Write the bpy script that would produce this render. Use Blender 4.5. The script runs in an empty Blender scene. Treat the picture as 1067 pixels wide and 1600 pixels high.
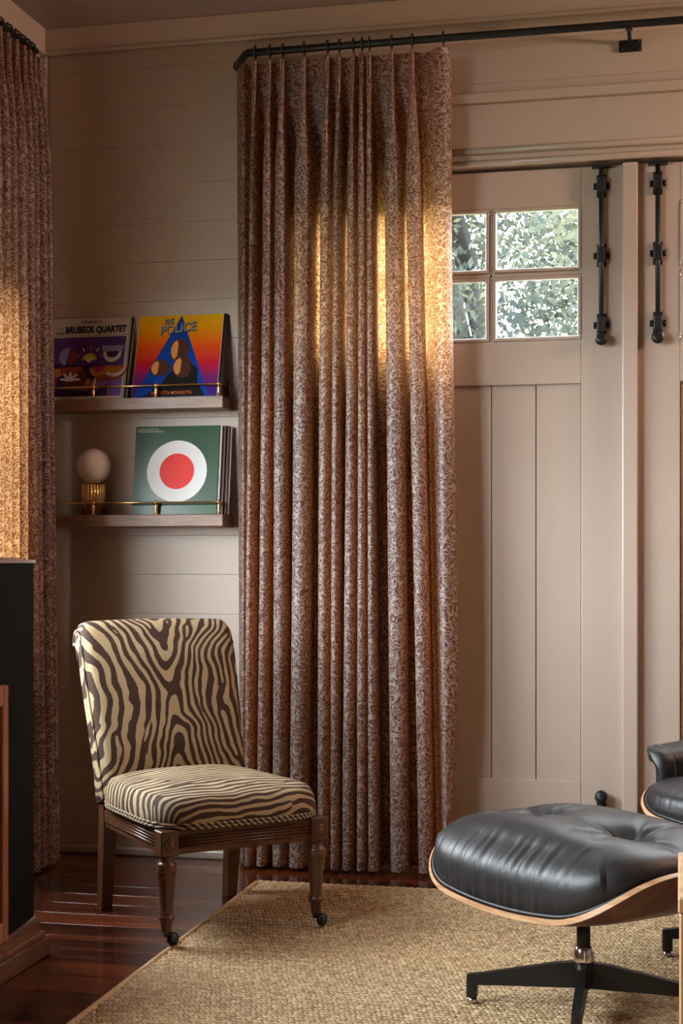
import bpy, bmesh, math, random
import numpy as np
from mathutils import Vector, Matrix
random.seed(7); rng = np.random.default_rng(7)
S = bpy.context.scene; COL = S.collection; PI = math.pi

# ------------------------------------------------------------------ camera
FPX, TH, CAM = 2370.0, math.atan(0.223), (2.253, -5.13, 1.05)
cd = bpy.data.cameras.new('camera'); cam = bpy.data.objects.new('camera', cd); COL.objects.link(cam)
cam.location = CAM; cam.rotation_euler = (PI/2, 0, TH)
cd.sensor_fit = 'VERTICAL'; cd.sensor_height = 36; cd.sensor_width = 36
cd.lens = FPX/1600*36; cd.shift_y = (876-800)/1600; cd.clip_start = .05; cd.clip_end = 300
S.camera = cam
# ------------------------------------------------------------------ view, world
vs = S.view_settings
vs.view_transform = 'Standard'; vs.look = 'None'; vs.exposure = -0.08; vs.gamma = 1.0; vs.use_curve_mapping = False
W = bpy.data.worlds.new('sky'); S.world = W; W.use_nodes = True
bg = W.node_tree.nodes['Background']; bg.inputs[0].default_value = (.90, .95, 1.0, 1); bg.inputs[1].default_value = 34.0
S.cycles.use_denoising = True; S.cycles.max_bounces = 10; S.cycles.diffuse_bounces = 6; S.cycles.transparent_max_bounces = 16
S.cycles.sample_clamp_indirect = 8.0; S.cycles.caustics_reflective = False; S.cycles.caustics_refractive = False
def portal(name, loc, rot, sx, sy):                                  # guides sky sampling through an opening; gives off no light itself
    l = bpy.data.lights.new(name, 'AREA'); l.shape = 'RECTANGLE'; l.size = sx; l.size_y = sy
    l.cycles.is_portal = True
    o = bpy.data.objects.new(name, l); COL.objects.link(o); o.location = loc; o.rotation_euler = rot
# room: X 0..RX (left wall at 0), Y RY..0 (back wall at 0), Z 0..RZ
RX, RY, RZ = 5.2, -6.4, 2.97
WIN = [(-2.25, -.47, .78, 1.98), (-4.2, -2.50, 1.15, 2.68)]      # left wall windows: y0 y1 z0 z1
WINF = []                                     # windows of the wall behind the camera: x0 x1 z0 z1
for (a, b, c, d) in WIN:
    portal('sky_portal', (-.13, (a+b)/2, (c+d)/2), (0, -PI/2, 0), d-c, b-a)
for (a, b, c, d) in WINF:
    portal('sky_portal', ((a+b)/2, RY-.13, (c+d)/2), (PI/2, 0, 0), b-a, d-c)
DOORX = [(.88, 2.065), (2.118, 3.303)]; DZ = 2.375
for (a, b) in DOORX:
    portal('sky_portal', ((a+b)/2, .12, 2.02), (-PI/2, 0, 0), .92, .5)

# ------------------------------------------------------------------ node helpers
class G:
    def __init__(s, name):
        s.m = bpy.data.materials.new(name); s.m.use_nodes = True; s.t = s.m.node_tree; s.t.nodes.clear()
        s.out = s.t.nodes.new('ShaderNodeOutputMaterial')
    def n(s, typ, ins=None, **props):
        nd = s.t.nodes.new('ShaderNode'+typ)
        for k, v in props.items(): setattr(nd, k, v)
        for k, v in (ins or {}).items(): s.put(nd.inputs[k], v)
        return nd
    def put(s, sock, v):
        if isinstance(v, bpy.types.NodeSocket): s.t.links.new(v, sock)
        elif isinstance(v, tuple) and len(v) == 3 and sock.type == 'RGBA': sock.default_value = (*v, 1)
        else: sock.default_value = v
    def math(s, op, a, b=0.0, c=0.0, clamp=False):
        nd = s.n('Math', operation=op, use_clamp=clamp)
        s.put(nd.inputs[0], a); s.put(nd.inputs[1], b); s.put(nd.inputs[2], c)
        return nd.outputs[0]
    def coord(s, kind='Object'): return s.n('TexCoord').outputs[kind]
    def scale(s, v, sc, rot=(0,0,0), loc=(0,0,0)):
        return s.n('Mapping', {'Vector': v, 'Scale': sc, 'Rotation': rot, 'Location': loc}).outputs[0]
    def noise(s, v, scale, detail=3, rough=.55, dist=0, out='Fac'):
        return s.n('TexNoise', {'Vector': v, 'Scale': scale, 'Detail': detail, 'Roughness': rough, 'Distortion': dist}).outputs[out]
    def ramp(s, fac, stops, interp='LINEAR'):
        nd = s.n('ValToRGB', {'Fac': fac}); cr = nd.color_ramp; cr.interpolation = interp
        while len(cr.elements) < len(stops): cr.elements.new(.5)
        for e, (p, c) in zip(cr.elements, stops): e.position = p; e.color = (*c, 1) if len(c) == 3 else c
        return nd.outputs[0]
    def mix(s, fac, a, b):
        nd = s.n('Mix', data_type='RGBA'); s.put(nd.inputs[0], fac); s.put(nd.inputs[6], a); s.put(nd.inputs[7], b)
        return nd.outputs[2]
    def bump(s, h, strength=.3, dist=.01): return s.n('Bump', {'Height': h, 'Strength': strength, 'Distance': dist}).outputs[0]
    def bsdf(s, **k):
        nd = s.n('BsdfPrincipled')
        for key, v in k.items(): s.put(nd.inputs[key.replace('_', ' ')], v)
        s.t.links.new(nd.outputs[0], s.out.inputs[0]); return nd
def plain(name, col, rough=.5, metal=0.0, spec=.5, nz=0.0, ns=30, coat=0.0):
    g = G(name); v = g.coord()
    k = dict(Roughness=rough, Metallic=metal)
    if nz:
        f = g.noise(v, ns, 4); k['Base_Color'] = g.mix(f, tuple(c*(1-nz) for c in col), tuple(min(1, c*(1+nz)) for c in col))
    else: k['Base_Color'] = col
    b = g.bsdf(**k); b.inputs['Specular IOR Level'].default_value = spec
    if coat: b.inputs['Coat Weight'].default_value = coat
    return g.m
def wood(name, dark, light, rough=.35, sc=(2, 30, 30), rot=(0,0,0), coat=0.0, amount=1.0, world=False, var=False):
    g = G(name); v = g.coord()
    if world: v = g.n('NewGeometry').outputs['Position']
    if var:
        r = g.n('ObjectInfo').outputs['Random']
        off = g.n('CombineXYZ', {'X': g.math('MULTIPLY', r, 37.0), 'Y': g.math('MULTIPLY', r, 11.0), 'Z': g.math('MULTIPLY', r, 5.0)}).outputs[0]
        v = g.n('VectorMath', {0: v, 1: off}, operation='ADD').outputs[0]
    v = g.scale(v, sc, rot)
    a = g.noise(v, 1.0, 6, .6, .6); b = g.noise(v, 5.0, 3, .6, .2)
    f = g.math('ADD', g.math('MULTIPLY', a, .75), g.math('MULTIPLY', b, .25))
    if var: f = g.math('ADD', f, g.math('MULTIPLY', g.math('SUBTRACT', r, .5), .22))
    c = g.ramp(f, [(.36, dark), (.5, tuple((x+y)/2 for x, y in zip(dark, light))), (.66, light)])
    n = g.bsdf(Base_Color=c, Roughness=g.math('ADD', rough-.05, g.math('MULTIPLY', b, .1)), Normal=g.bump(f, .08, .002))
    if coat: n.inputs['Coat Weight'].default_value = coat; n.inputs['Coat Roughness'].default_value = .08
    return g.m
M = {}
def paint(name, col, rough=.42):
    g = G(name); p = g.n('NewGeometry').outputs['Position']
    a = g.noise(p, 2.2, 3); b = g.noise(g.scale(p, (14, 60, 90)), 1.0, 4)
    c = g.mix(a, tuple(x*.94 for x in col), tuple(x*1.05 for x in col))
    g.bsdf(Base_Color=c, Roughness=rough, Normal=g.bump(b, .05, .002)); return g.m
M['paint'] = paint('taupe_paint', (.48, .385, .315))
M['gloss'] = paint('taupe_gloss_paint', (.48, .385, .315), .24)
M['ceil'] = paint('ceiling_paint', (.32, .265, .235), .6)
M['floor'] = wood('mahogany_floor', (.020, .005, .0035), (.165, .036, .013), .17, (1.3, 26, 26), world=True, var=True, coat=.35)
M['walnut'] = wood('walnut', (.12, .058, .036), (.34, .195, .125), .4, (3, 30, 30))
M['chairwood'] = wood('dark_oak', (.05, .018, .008), (.14, .055, .024), .3, (30, 30, 3), coat=.2)
M['cherry'] = wood('cherry', (.16, .05, .02), (.36, .13, .05), .32, (30, 30, 2.5), coat=.2)
M['plinthwood'] = wood('plinth_wood', (.075, .03, .014), (.19, .085, .038), .28, (14, 1.5, 14), coat=.3)
M['oak'] = wood('light_oak', (.33, .17, .08), (.60, .36, .19), .45, (30, 30, 3))
M['rosewood'] = wood('rosewood_veneer', (.055, .016, .007), (.20, .062, .022), .3, (3, 22, 22), coat=.3)
M['ply'] = wood('ply_edge', (.36, .19, .09), (.62, .38, .21), .4, (8, 8, 160))
M['iron'] = plain('black_iron', (.020, .019, .020), .45, .5, .5, .2, 60)
M['black_metal'] = plain('black_enamel', (.013, .013, .014), .35, .2)
M['chrome'] = plain('polished_aluminium', (.75, .73, .72), .14, 1.0)
M['brass'] = plain('brass', (.72, .48, .20), .25, 1.0, .5, .12, 80)
M['grille'] = None
M['rubber'] = plain('black_rubber', (.02, .02, .02), .6)
g = G('black_leather'); v = g.coord()
vo = g.n('TexVoronoi', {'Vector': v, 'Scale': 420.0}).outputs['Distance']
nz = g.noise(v, 30, 4)
g.bsdf(Base_Color=g.mix(nz, (.010, .0092, .0095), (.018, .0165, .017)), Roughness=g.math('ADD', .36, g.math('MULTIPLY', nz, .14)),
       Normal=g.bump(g.math('ADD', vo, g.math('MULTIPLY', nz, 2.0)), .12, .0015)).inputs['Specular IOR Level'].default_value = .5
M['leather'] = g.m
g = G('speaker_cloth'); v = g.coord()
w1 = g.n('TexWave', {'Vector': v, 'Scale': 60.0, 'Distortion': .6}, wave_type='BANDS', bands_direction='Y').outputs['Fac']
g.bsdf(Base_Color=g.mix(w1, (.003, .003, .0033), (.006, .0058, .006)), Roughness=.85, Normal=g.bump(w1, .2, .001)).inputs['Specular IOR Level'].default_value = .1; M['grille'] = g.m
g = G('opal_glass')
b = g.bsdf(Base_Color=(.80, .76, .74), Roughness=.12); b.inputs['Subsurface Weight'].default_value = .3; b.inputs['Subsurface Radius'].default_value = (.02, .02, .02)
M['opal'] = g.m
g = G('window_glass')
fr = g.math('MULTIPLY', g.n('Fresnel', {'IOR': 1.45}).outputs[0], g.math('SUBTRACT', 1.0, g.n('NewGeometry').outputs['Backfacing']))
tr = g.n('BsdfTransparent', {'Color': (.97, .985, .98)}).outputs[0]; gl = g.n('BsdfGlossy', {'Roughness': .02}).outputs[0]
mx = g.n('MixShader', {0: fr, 1: tr, 2: gl}); g.t.links.new(mx.outputs[0], g.out.inputs[0]); M['glass'] = g.m
# curtain cloth: rust brown ground with pale scrolling vines, thin enough to glow against a window
g = G('printed_curtain_cloth'); uv = g.coord('UV')
w0 = g.noise(uv, 20, 2, .5, 0, 'Color')
wv = g.n('VectorMath', {0: uv, 1: g.n('VectorMath', {0: g.n('VectorMath', {0: w0, 1: (.5, .5, .5)}, operation='SUBTRACT').outputs[0], 'Scale': .035}, operation='SCALE').outputs[0]}, operation='ADD').outputs[0]
n1 = g.noise(wv, 24, 1, .4); n2 = g.noise(g.scale(wv, (1, 1, 1), (0, 0, .7), (3.1, 1.7, 0)), 31, 1, .4)
l1 = g.math('GREATER_THAN', g.math('ABSOLUTE', g.math('SINE', g.math('MULTIPLY', n1, 28.0))), .905)
l2 = g.math('GREATER_THAN', g.math('ABSOLUTE', g.math('SINE', g.math('MULTIPLY', n2, 22.0))), .955)
leaf = g.math('GREATER_THAN', g.noise(wv, 58, 1), .635)
pat = g.math('MAXIMUM', g.math('MAXIMUM', l1, l2), leaf, clamp=True)
fine = g.noise(g.scale(uv, (900, 900, 1)), 1.0, 2)
ground = g.mix(g.noise(uv, 60, 2), (.066, .028, .019), (.112, .048, .032))
colr = g.mix(g.math('MULTIPLY', pat, .92), ground, (.52, .445, .40))
colr = g.mix(g.math('MULTIPLY', fine, .25), colr, (.16, .10, .08))
df = g.n('BsdfDiffuse', {'Color': colr}).outputs[0]
tcol = g.mix(g.math('MULTIPLY', pat, .75), (.52, .19, .05), (.98, .60, .27))
tl = g.n('BsdfTranslucent', {'Color': tcol}).outputs[0]
sh = g.n('BsdfGlossy', {'Roughness': .5, 'Color': (.9, .9, 1.0)}).outputs[0]
m1 = g.n('MixShader', {0: .43, 1: df, 2: tl}).outputs[0]
m2 = g.n('MixShader', {0: .03, 1: m1, 2: sh}); g.t.links.new(m2.outputs[0], g.out.inputs[0]); M['curtain'] = g.m
# zebra prints, patterned in the chair's own coordinates
def zebra(name, kind):
    g = G(name); v = g.coord(); s = g.n('SeparateXYZ', {'Vector': v}); x, y, z = s.outputs
    nA = g.math('SUBTRACT', g.noise(v, 5.0, 1, .4), .5); nB = g.math('SUBTRACT', g.noise(v, 15, 1, .4), .5)
    if kind == 'back':
        zz = g.math('SUBTRACT', z, .60); ax = g.math('SQRT', g.math('ADD', g.math('MULTIPLY', x, x), .0004))
        ph = g.math('SUBTRACT', ax, g.math('MULTIPLY', g.math('MULTIPLY', zz, zz), 1.55))
        ph = g.math('ADD', ph, g.math('MULTIPLY', nA, .13)); ph = g.math('ADD', ph, g.math('MULTIPLY', nB, .028)); fq = 29.0
    else:
        wz = g.n('MapRange', {0: x, 1: -.262, 2: -.20, 3: -.55, 4: 1.0}).outputs[0]
        ph = g.math('ADD', g.math('MULTIPLY', y, 1.0), g.math('MULTIPLY', g.math('SUBTRACT', z, .4), wz))
        ph = g.math('ADD', ph, g.math('MULTIPLY', x, -.10))
        ph = g.math('ADD', ph, g.math('MULTIPLY', nA, .085)); ph = g.math('ADD', ph, g.math('MULTIPLY', nB, .026)); fq = 27.0
    wv = g.math('SINE', g.math('MULTIPLY', ph, fq*2*PI)); wv2 = g.math('SINE', g.math('MULTIPLY_ADD', ph, fq*1.5*2*PI, .9))
    mk = g.n('MapRange', {0: g.noise(g.scale(v, (1, 1, .55), (0, 0, 0), (2.3, .7, 1.1)), 7.0 if kind == 'back' else 5.0, 1), 1: .46, 2: .54, 3: 0.0, 4: 1.0}).outputs[0]
    wv = g.math('ADD', g.math('MULTIPLY', wv, g.math('SUBTRACT', 1.0, mk)), g.math('MULTIPLY', wv2, mk))
    wv = g.math('ADD', wv, g.math('MULTIPLY', nB, 1.5)); wv = g.math('ADD', wv, g.math('MULTIPLY', g.math('SUBTRACT', g.noise(v, 160, 2), .5), .5))
    f = g.math('MULTIPLY_ADD', wv, 4.0, .15, clamp=True)
    fz = g.noise(v, 260, 3)
    dk = g.mix(fz, (.022, .0075, .003), (.055, .021, .008)); lt = g.mix(fz, (.32, .228, .118), (.44, .325, .185))
    n = g.bsdf(Base_Color=g.mix(f, dk, lt), Roughness=.85, Normal=g.bump(fz, .35, .002))
    return g.m
g = G('striped_piping'); v = g.coord(); s_ = g.n('SeparateXYZ', {'Vector': v}); x, y, z = s_.outputs
f = g.math('GREATER_THAN', g.math('SINE', g.math('ADD', g.math('MULTIPLY', x, 330.0), g.math('MULTIPLY', g.math('ADD', y, g.math('MULTIPLY', z, 1.3)), 290.0))), .15)
g.bsdf(Base_Color=g.mix(f, (.035, .014, .007), (.42, .32, .19)), Roughness=.85); M['piping'] = g.m
M['zeb_back'] = zebra('zebra_print_back', 'back'); M['zeb_seat'] = zebra('zebra_print_seat', 'seat')
g = G('jute'); at = g.n('VertexColor', layer_name='tone').outputs[0]; p = g.n('NewGeometry').outputs['Position']
f = g.noise(p, 2.4, 4, .6); f2 = g.noise(p, 320, 2)
c = g.mix(g.math('MULTIPLY', f, .5), at, (.40, .27, .14)); c = g.mix(g.math('MULTIPLY', f2, .35), c, (.30, .19, .09))
g.bsdf(Base_Color=c, Roughness=.9, Normal=g.bump(f2, .4, .002)); M['jute'] = g.m
M['jutebase'] = plain('jute_backing', (.20, .122, .058), .95, nz=.3, ns=90)

# ------------------------------------------------------------------ mesh helpers
def mesh(name, vs_, fs, smooth=False, mats=None):
    me = bpy.data.meshes.new(name); me.from_pydata([tuple(v) for v in vs_], [], fs); me.update()
    if smooth: me.polygons.foreach_set('use_smooth', [True]*len(me.polygons))
    return me
def obj(name, me, mat=None, parent=None, loc=(0,0,0), rot=(0,0,0)):
    o = bpy.data.objects.new(name, me); COL.objects.link(o); o.location = loc; o.rotation_euler = rot
    if mat is not None and me is not None and not me.materials: me.materials.append(mat)
    if parent: o.parent = parent
    return o
def thing(name, label, cat, loc=(0,0,0), rotz=0, group=None):
    o = bpy.data.objects.new(name, None); COL.objects.link(o); o.location = loc; o.rotation_euler = (0, 0, rotz); o.empty_display_size = .1
    return tag(o, label, cat, group)
def tag(o, label, cat, group=None):
    o['label'] = label; o['category'] = cat
    if group: o['group'] = group
    return o
def struct(o, label=None, cat=None):
    o['kind'] = 'structure'
    if label: o['label'] = label; o['category'] = cat
    return o
def box(x0, x1, y0, y1, z0, z1, bev=0.0, seg=1):
    bm = bmesh.new()
    bmesh.ops.create_cube(bm, size=1, matrix=Matrix.Translation(((x0+x1)/2, (y0+y1)/2, (z0+z1)/2)) @ Matrix.Diagonal((x1-x0, y1-y0, z1-z0, 1)))
    if bev: bmesh.ops.bevel(bm, geom=bm.edges[:], offset=bev, segments=seg, affect='EDGES', profile=.5)
    me = bpy.data.meshes.new('box'); bm.to_mesh(me); bm.free(); return me
def join(*ms):
    vs_, fs, sm = [], [], []
    for m in ms:
        o = len(vs_); vs_ += [v.co.copy() for v in m.vertices]
        for p in m.polygons: fs.append([i+o for i in p.vertices]); sm.append(p.use_smooth)
    me = mesh('joined', vs_, fs); me.polygons.foreach_set('use_smooth', sm); return me
def xf(me, mat):
    me.transform(mat); return me
def lathe(prof, seg=24, smooth=True, center=(0,0,0), sharp=False):
    cx, cy, cz = center; vs_, fs = [], []
    for (r, z) in prof:
        for k in range(seg):
            a = 2*PI*k/seg; vs_.append((cx+r*math.cos(a), cy+r*math.sin(a), cz+z))
    n = len(prof)
    for i in range(n-1):
        for k in range(seg):
            k2 = (k+1) % seg; fs.append((i*seg+k, i*seg+k2, (i+1)*seg+k2, (i+1)*seg+k))
    fs.append(tuple(range(seg))[::-1]); fs.append(tuple((n-1)*seg+k for k in range(seg)))
    return mesh('lathe', vs_, fs, smooth)
def tube(pts, r, seg=10, closed=False, smooth=True):
    pts = [Vector(p) for p in pts]; n = len(pts); vs_, fs = [], []
    rr = r if hasattr(r, '__len__') else [r]*n
    prevn = None
    for i, p in enumerate(pts):
        t = (pts[(i+1) % n]-pts[i-1]) if closed else (pts[min(i+1, n-1)]-pts[max(i-1, 0)])
        t.normalize()
        if prevn is None: nn = t.orthogonal().normalized()
        else: nn = (prevn - t*prevn.dot(t)); nn = nn.normalized() if nn.length > 1e-6 else t.orthogonal().normalized()
        prevn = nn; b = t.cross(nn)
        for k in range(seg):
            a = 2*PI*k/seg; vs_.append(p + (nn*math.cos(a)+b*math.sin(a))*rr[i])
    m = n if closed else n-1
    for i in range(m):
        j = (i+1) % n
        for k in range(seg):
            k2 = (k+1) % seg; fs.append((i*seg+k, i*seg+k2, j*seg+k2, j*seg+k))
    if not closed: fs.append(tuple(range(seg))[::-1]); fs.append(tuple((n-1)*seg+k for k in range(seg)))
    return mesh('tube', vs_, fs, smooth)
def sphere(c, r, seg=20, rings=12):
    bm = bmesh.new(); bmesh.ops.create_uvsphere(bm, u_segments=seg, v_segments=rings, radius=r, matrix=Matrix.Translation(c))
    me = bpy.data.meshes.new('ball'); bm.to_mesh(me); bm.free(); me.polygons.foreach_set('use_smooth', [True]*len(me.polygons)); return me
def grid(P, wrap=False, smooth=True, flip=False):
    n, m = len(P), len(P[0]); vs_ = [p for row in P for p in row]; fs = []
    for i in range(n-1):
        for j in range(m if wrap else m-1):
            k = (j+1) % m; f = (i*m+j, i*m+k, (i+1)*m+k, (i+1)*m+j); fs.append(f[::-1] if flip else f)
    return mesh('grid', vs_, fs, smooth)
def prism(poly, y0, y1):                                             # polygon in x,z extruded along y
    n = len(poly); vs_ = [(x, y0, z) for x, z in poly]+[(x, y1, z) for x, z in poly]
    fs = [tuple(range(n)), tuple(range(2*n-1, n-1, -1))]+[(i, n+i, n+(i+1) % n, (i+1) % n) for i in range(n)]
    me = mesh('prism', vs_, fs); bm = bmesh.new(); bm.from_mesh(me); bmesh.ops.recalc_face_normals(bm, faces=bm.faces[:]); bm.to_mesh(me); bm.free(); return me
def catmull(pts, k=5):
    P = [np.array(p, float) for p in pts]; out = []
    for i in range(len(P)-1):
        p0, p1, p2, p3 = P[max(i-1, 0)], P[i], P[i+1], P[min(i+2, len(P)-1)]
        for j in range(k):
            t = j/k; out.append(.5*((2*p1)+(-p0+p2)*t+(2*p0-5*p1+4*p2-p3)*t*t+(-p0+3*p1-3*p2+p3)*t**3))
    out.append(P[-1]); return out
def sm(a, b, x): t = min(1, max(0, (x-a)/(b-a))); return t*t*(3-2*t)

# ================================================================== STRUCTURE
# floor: planks running along the back wall
fl = struct(obj('floor', box(0, RX, RY, 0, -.06, -.021), M['jutebase']), 'dark glossy mahogany plank floor', 'floor')
fl.data.materials[0] = M['floor']
pw = .128; nrow = int(-RY/pw)+1
pm = {}
for i in range(nrow):
    y1 = -i*pw; y0 = max(RY, y1-pw)
    cuts = [0, round(random.uniform(.9, 2.0), 1), round(random.uniform(2.6, 4.2), 1), RX]
    for a, b in zip(cuts[:-1], cuts[1:]):
        key = (round(b-a, 1), round(y1-y0, 3))
        if key not in pm: pm[key] = box(0, b-a-.0005, -(y1-y0)+.0005, 0, -.02, 0, .0005)
        obj('plank', pm[key], M['floor'], fl, (a, y1, 0))
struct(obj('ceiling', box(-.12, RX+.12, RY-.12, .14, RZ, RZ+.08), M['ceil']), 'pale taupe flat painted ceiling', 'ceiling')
# back wall: backing with the door opening, shiplap boards on it
OX0, OX1, OZ = .865, 3.318, 2.392                                    # rough opening
wb = struct(obj('wall_back', join(box(-.12, OX0, .02, .14, 0, RZ), box(OX1, RX+.12, .02, .14, 0, RZ), box(OX0, OX1, .02, .14, OZ, RZ)), M['paint']), 'taupe painted shiplap back wall', 'wall')
CAS = .10
joints = [2.669-.139*k for k in range(-2, 18)]; joints = [z for z in joints if .24 < z < 2.93]; joints = [RZ]+joints+[.19]
for zt, zb in zip(joints[:-1], joints[1:]):
    hi = zb >= 2.60; part = zt > 2.60 and zb < 2.60
    segs = [(0, RX)] if hi else [(0, OX0-CAS+.01), (OX1+CAS-.01, RX)]
    for a, b in segs:
        dy = random.uniform(0, .0012)
        obj('board', box(a, b, -.0005-dy, .0195, zb+.0003, zt-.0003, .0008), M['paint'], wb)
    if part: obj('board', box(OX0-CAS+.01, OX1+CAS-.01, -.001, .0195, 2.60, zt-.0003, .0008), M['paint'], wb)
# left wall with three windows
def holed_wall(name, label, u0, u1, holes, place):
    ms = []; us = [u0]+[v for h in sorted(holes) for v in h[:2]]+[u1]
    for i in range(len(us)-1):
        if i % 2 == 0: ms.append(place(us[i], us[i+1], 0, RZ))
        else:
            h = sorted(holes)[i//2]; ms.append(place(us[i], us[i+1], 0, h[2])); ms.append(place(us[i], us[i+1], h[3], RZ))
    return struct(obj(name, join(*ms), M['paint']), label, 'wall')
M['bouncecut'] = paint('bounce_cut_brown', (.10, .068, .05))  # invented dark colour for the unseen walls, keeps bounced light down
wl = holed_wall('wall_left', 'taupe painted left wall with windows', RY, .02, WIN, lambda a, b, c, d: box(-.12, 0, a, b, c, d))
wf = holed_wall('wall_front', 'unseen wall opposite the doors, made dark brown to cut bounced light', 0, RX, WINF, lambda a, b, c, d: box(a, b, RY-.12, RY, c, d)); wf.data.materials[0] = M['bouncecut']
struct(obj('wall_right', box(RX, RX+.12, RY, .02, 0, RZ), M['bouncecut']), 'unseen right wall, made dark brown to cut bounced light', 'wall')
def sash(name, label, u0, u1, z0, z1, mk):                          # casing, sash, muntins, four panes
    w = bpy.data.objects.new(name, None); COL.objects.link(w); struct(w, label, 'window')
    def bx(nm, a, b, c, d, t0, t1, mat=None, bev=.003): return obj(nm, mk(a, b, c, d, t0, t1, bev), mat or M['paint'], w)
    c = .09
    bx('casing', u0-c, u1+c, z1, z1+c, 0, .02); bx('casing', u0-c, u0, z0, z1, 0, .02); bx('casing', u1, u1+c, z0, z1, 0, .02); bx('sill', u0-c-.02, u1+c+.02, z0-.03, z0, 0, .05)
    s = .045; um, zm = (u0+u1)/2, (z0+z1)/2
    for a, b, c_, d in [(u0, u1, z0, z0+s), (u0, u1, z1-s, z1), (u0, u0+s, z0+s, z1-s), (u1-s, u1, z0+s, z1-s), (um-.012, um+.012, z0+s, z1-s), (u0+s, u1-s, zm-.02, zm+.02)]:
        bx('sash_bar', a, b, c_, d, -.09, -.05)
    for a, b in ((u0+s, um-.012), (um+.012, u1-s)):
        for c_, d in ((z0+s, zm-.02), (zm+.02, z1-s)): bx('pane', a, b, c_, d, -.072, -.068, M['glass'], 0)
wn = 0
for (a, b, c, d) in WIN:
    wn += 1; sash('window_%d' % wn, 'painted sash window in the left wall', a, b, c, d, lambda u0, u1, z0, z1, t0, t1, bv: box(t0, t1, u0, u1, z0, z1, bv))
for (a, b, c, d) in WINF:
    wn += 1; sash('window_%d' % wn, 'painted sash window opposite the doors', a, b, c, d, lambda u0, u1, z0, z1, t0, t1, bv: box(u0, u1, RY+t0, RY+t1, z0, z1, bv))
# trims
def trim(name, me, label): return struct(obj(name, me, M['gloss']), label, 'trim')
trim('trim_1', join(box(0, RX, -.02, -.0018, 2.884, RZ, .003), box(0, RX, -.026, -.0018, 2.872, 2.886, .004, 2)), 'flat crown board along the back wall')
trim('trim_2', join(box(0, .02, RY, -.021, 2.884, RZ, .003), box(0, .026, RY, -.027, 2.872, 2.886, .004, 2)), 'flat crown board along the left wall')
trim('trim_3', box(.001, .022, -.022, -.002, .21, 2.872, .003), 'narrow corner bead between left and back wall')
trim('baseboard_back', join(box(0, OX0-CAS, -.02, -.0018, 0, .203, .003), box(0, OX0-CAS, -.034, -.019, 0, .032, .008, 2)), 'painted baseboard with shoe moulding under the shelves')
trim('baseboard_left', join(box(0, .018, RY, -.035, 0, .2, .003), box(.017, .033, RY, -.036, 0, .032, .008, 2)), 'painted baseboard along the left wall')
trim('baseboard_right', box(OX1+CAS, RX, -.02, -.0018, 0, .2, .003), 'painted baseboard right of the doors')
# door surround: casing legs, header board, cap, two rounded mouldings
trim('trim_4', box(OX0-CAS, OX0+.001, -.02, .02, 0, 2.46, .002), 'door casing board behind the curtain')
trim('trim_5', box(OX1, OX1+CAS, -.02, .02, 0, 2.46, .002), 'door casing board on the far side of the doors')
hd = bpy.data.objects.new('trim_6', None); COL.objects.link(hd); struct(hd, 'deep painted header over the double doors with stepped mouldings', 'trim')
obj('header_board', box(OX0-CAS, OX1+CAS, -.022, .02, 2.445, 2.592, .002), M['gloss'], hd)
obj('cap', box(OX0-CAS-.02, OX1+CAS+.02, -.046, -.0018, 2.592, 2.626, .004, 2), M['gloss'], hd)
obj('moulding', tube([(OX0-CAS, -.028, 2.432), (OX1+CAS, -.028, 2.432)], .012, 12), M['gloss'], hd)
obj('moulding', box(OX0-CAS, OX1+CAS, -.016, .02, 2.405, 2.446, .002), M['gloss'], hd)
obj('moulding', tube([(OX0-CAS, -.022, 2.392), (OX1+CAS, -.022, 2.392)], .0115, 12), M['gloss'], hd)
obj('head_jamb', box(OX0, OX1, -.012, .135, OZ-.006, OZ+.004), M['paint'], hd)
obj('side_jamb', box(OX0, OX0+.0145, -.012, .135, .012, OZ-.006), M['paint'], hd); obj('side_jamb', box(OX1-.0145, OX1, -.012, .135, .012, OZ-.006), M['paint'], hd)
obj('door_stop', box(OX0, OX1, .077, .095, 2.33, OZ-.006), M['paint'], hd); obj('door_stop', box(OX0, OX0+.05, .077, .095, .012, 2.33), M['paint'], hd); obj('door_stop', box(OX1-.05, OX1, .077, .095, .012, 2.33), M['paint'], hd)

# doors -----------------------------------------------------------------
def bolt(parent, x, y, z0, z1, down):                                # surface bolt: rod, three keeper brackets, knob, strike plate
    b = obj('slide_bolt', tube([(x, y-.021, z0), (x, y-.021, z1)], .0085, 12), M['iron'], parent)
    zk = z0 if not down else z1
    kn = lathe([(0, -.016), (.017, -.016), (.021, -.010), (.021, .008), (.016, .014), (0, .014)], 18)
    obj('knob', xf(kn, Matrix.Translation((x, y-.034, zk)) @ Matrix.Rotation(PI/2, 4, 'X')), M['iron'], b)
    n = 3 if not down else 2
    for k in range(n):
        zz = (z0+.05 + k*(z1-z0-.115)/(n-1)) if not down else (z1-.06-k*(z1-z0-.10))
        cl = join(box(x-.014, x+.014, y-.031, y, zz-.026, zz+.026, .004, 2), box(x-.027, x+.027, y-.006, y, zz-.011, zz+.011, .002), box(x-.016, x+.016, y-.008, y, zz-.038, zz+.038, .002))
        kp = obj('bracket', cl, M['iron'], b)
        for s in (-1, 1): obj('screw', xf(lathe([(0, 0), (.006, 0), (.004, .004), (0, .005)], 10), Matrix.Translation((x+s*.021, y-.006, zz)) @ Matrix.Rotation(PI/2, 4, 'X')), M['iron'], b)
    if not down: obj('strike_plate', box(x-.032, x+.032, y-.03, y+.0, z1-.006, z1+.002, .001), M['iron'], b)
    return b
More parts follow.
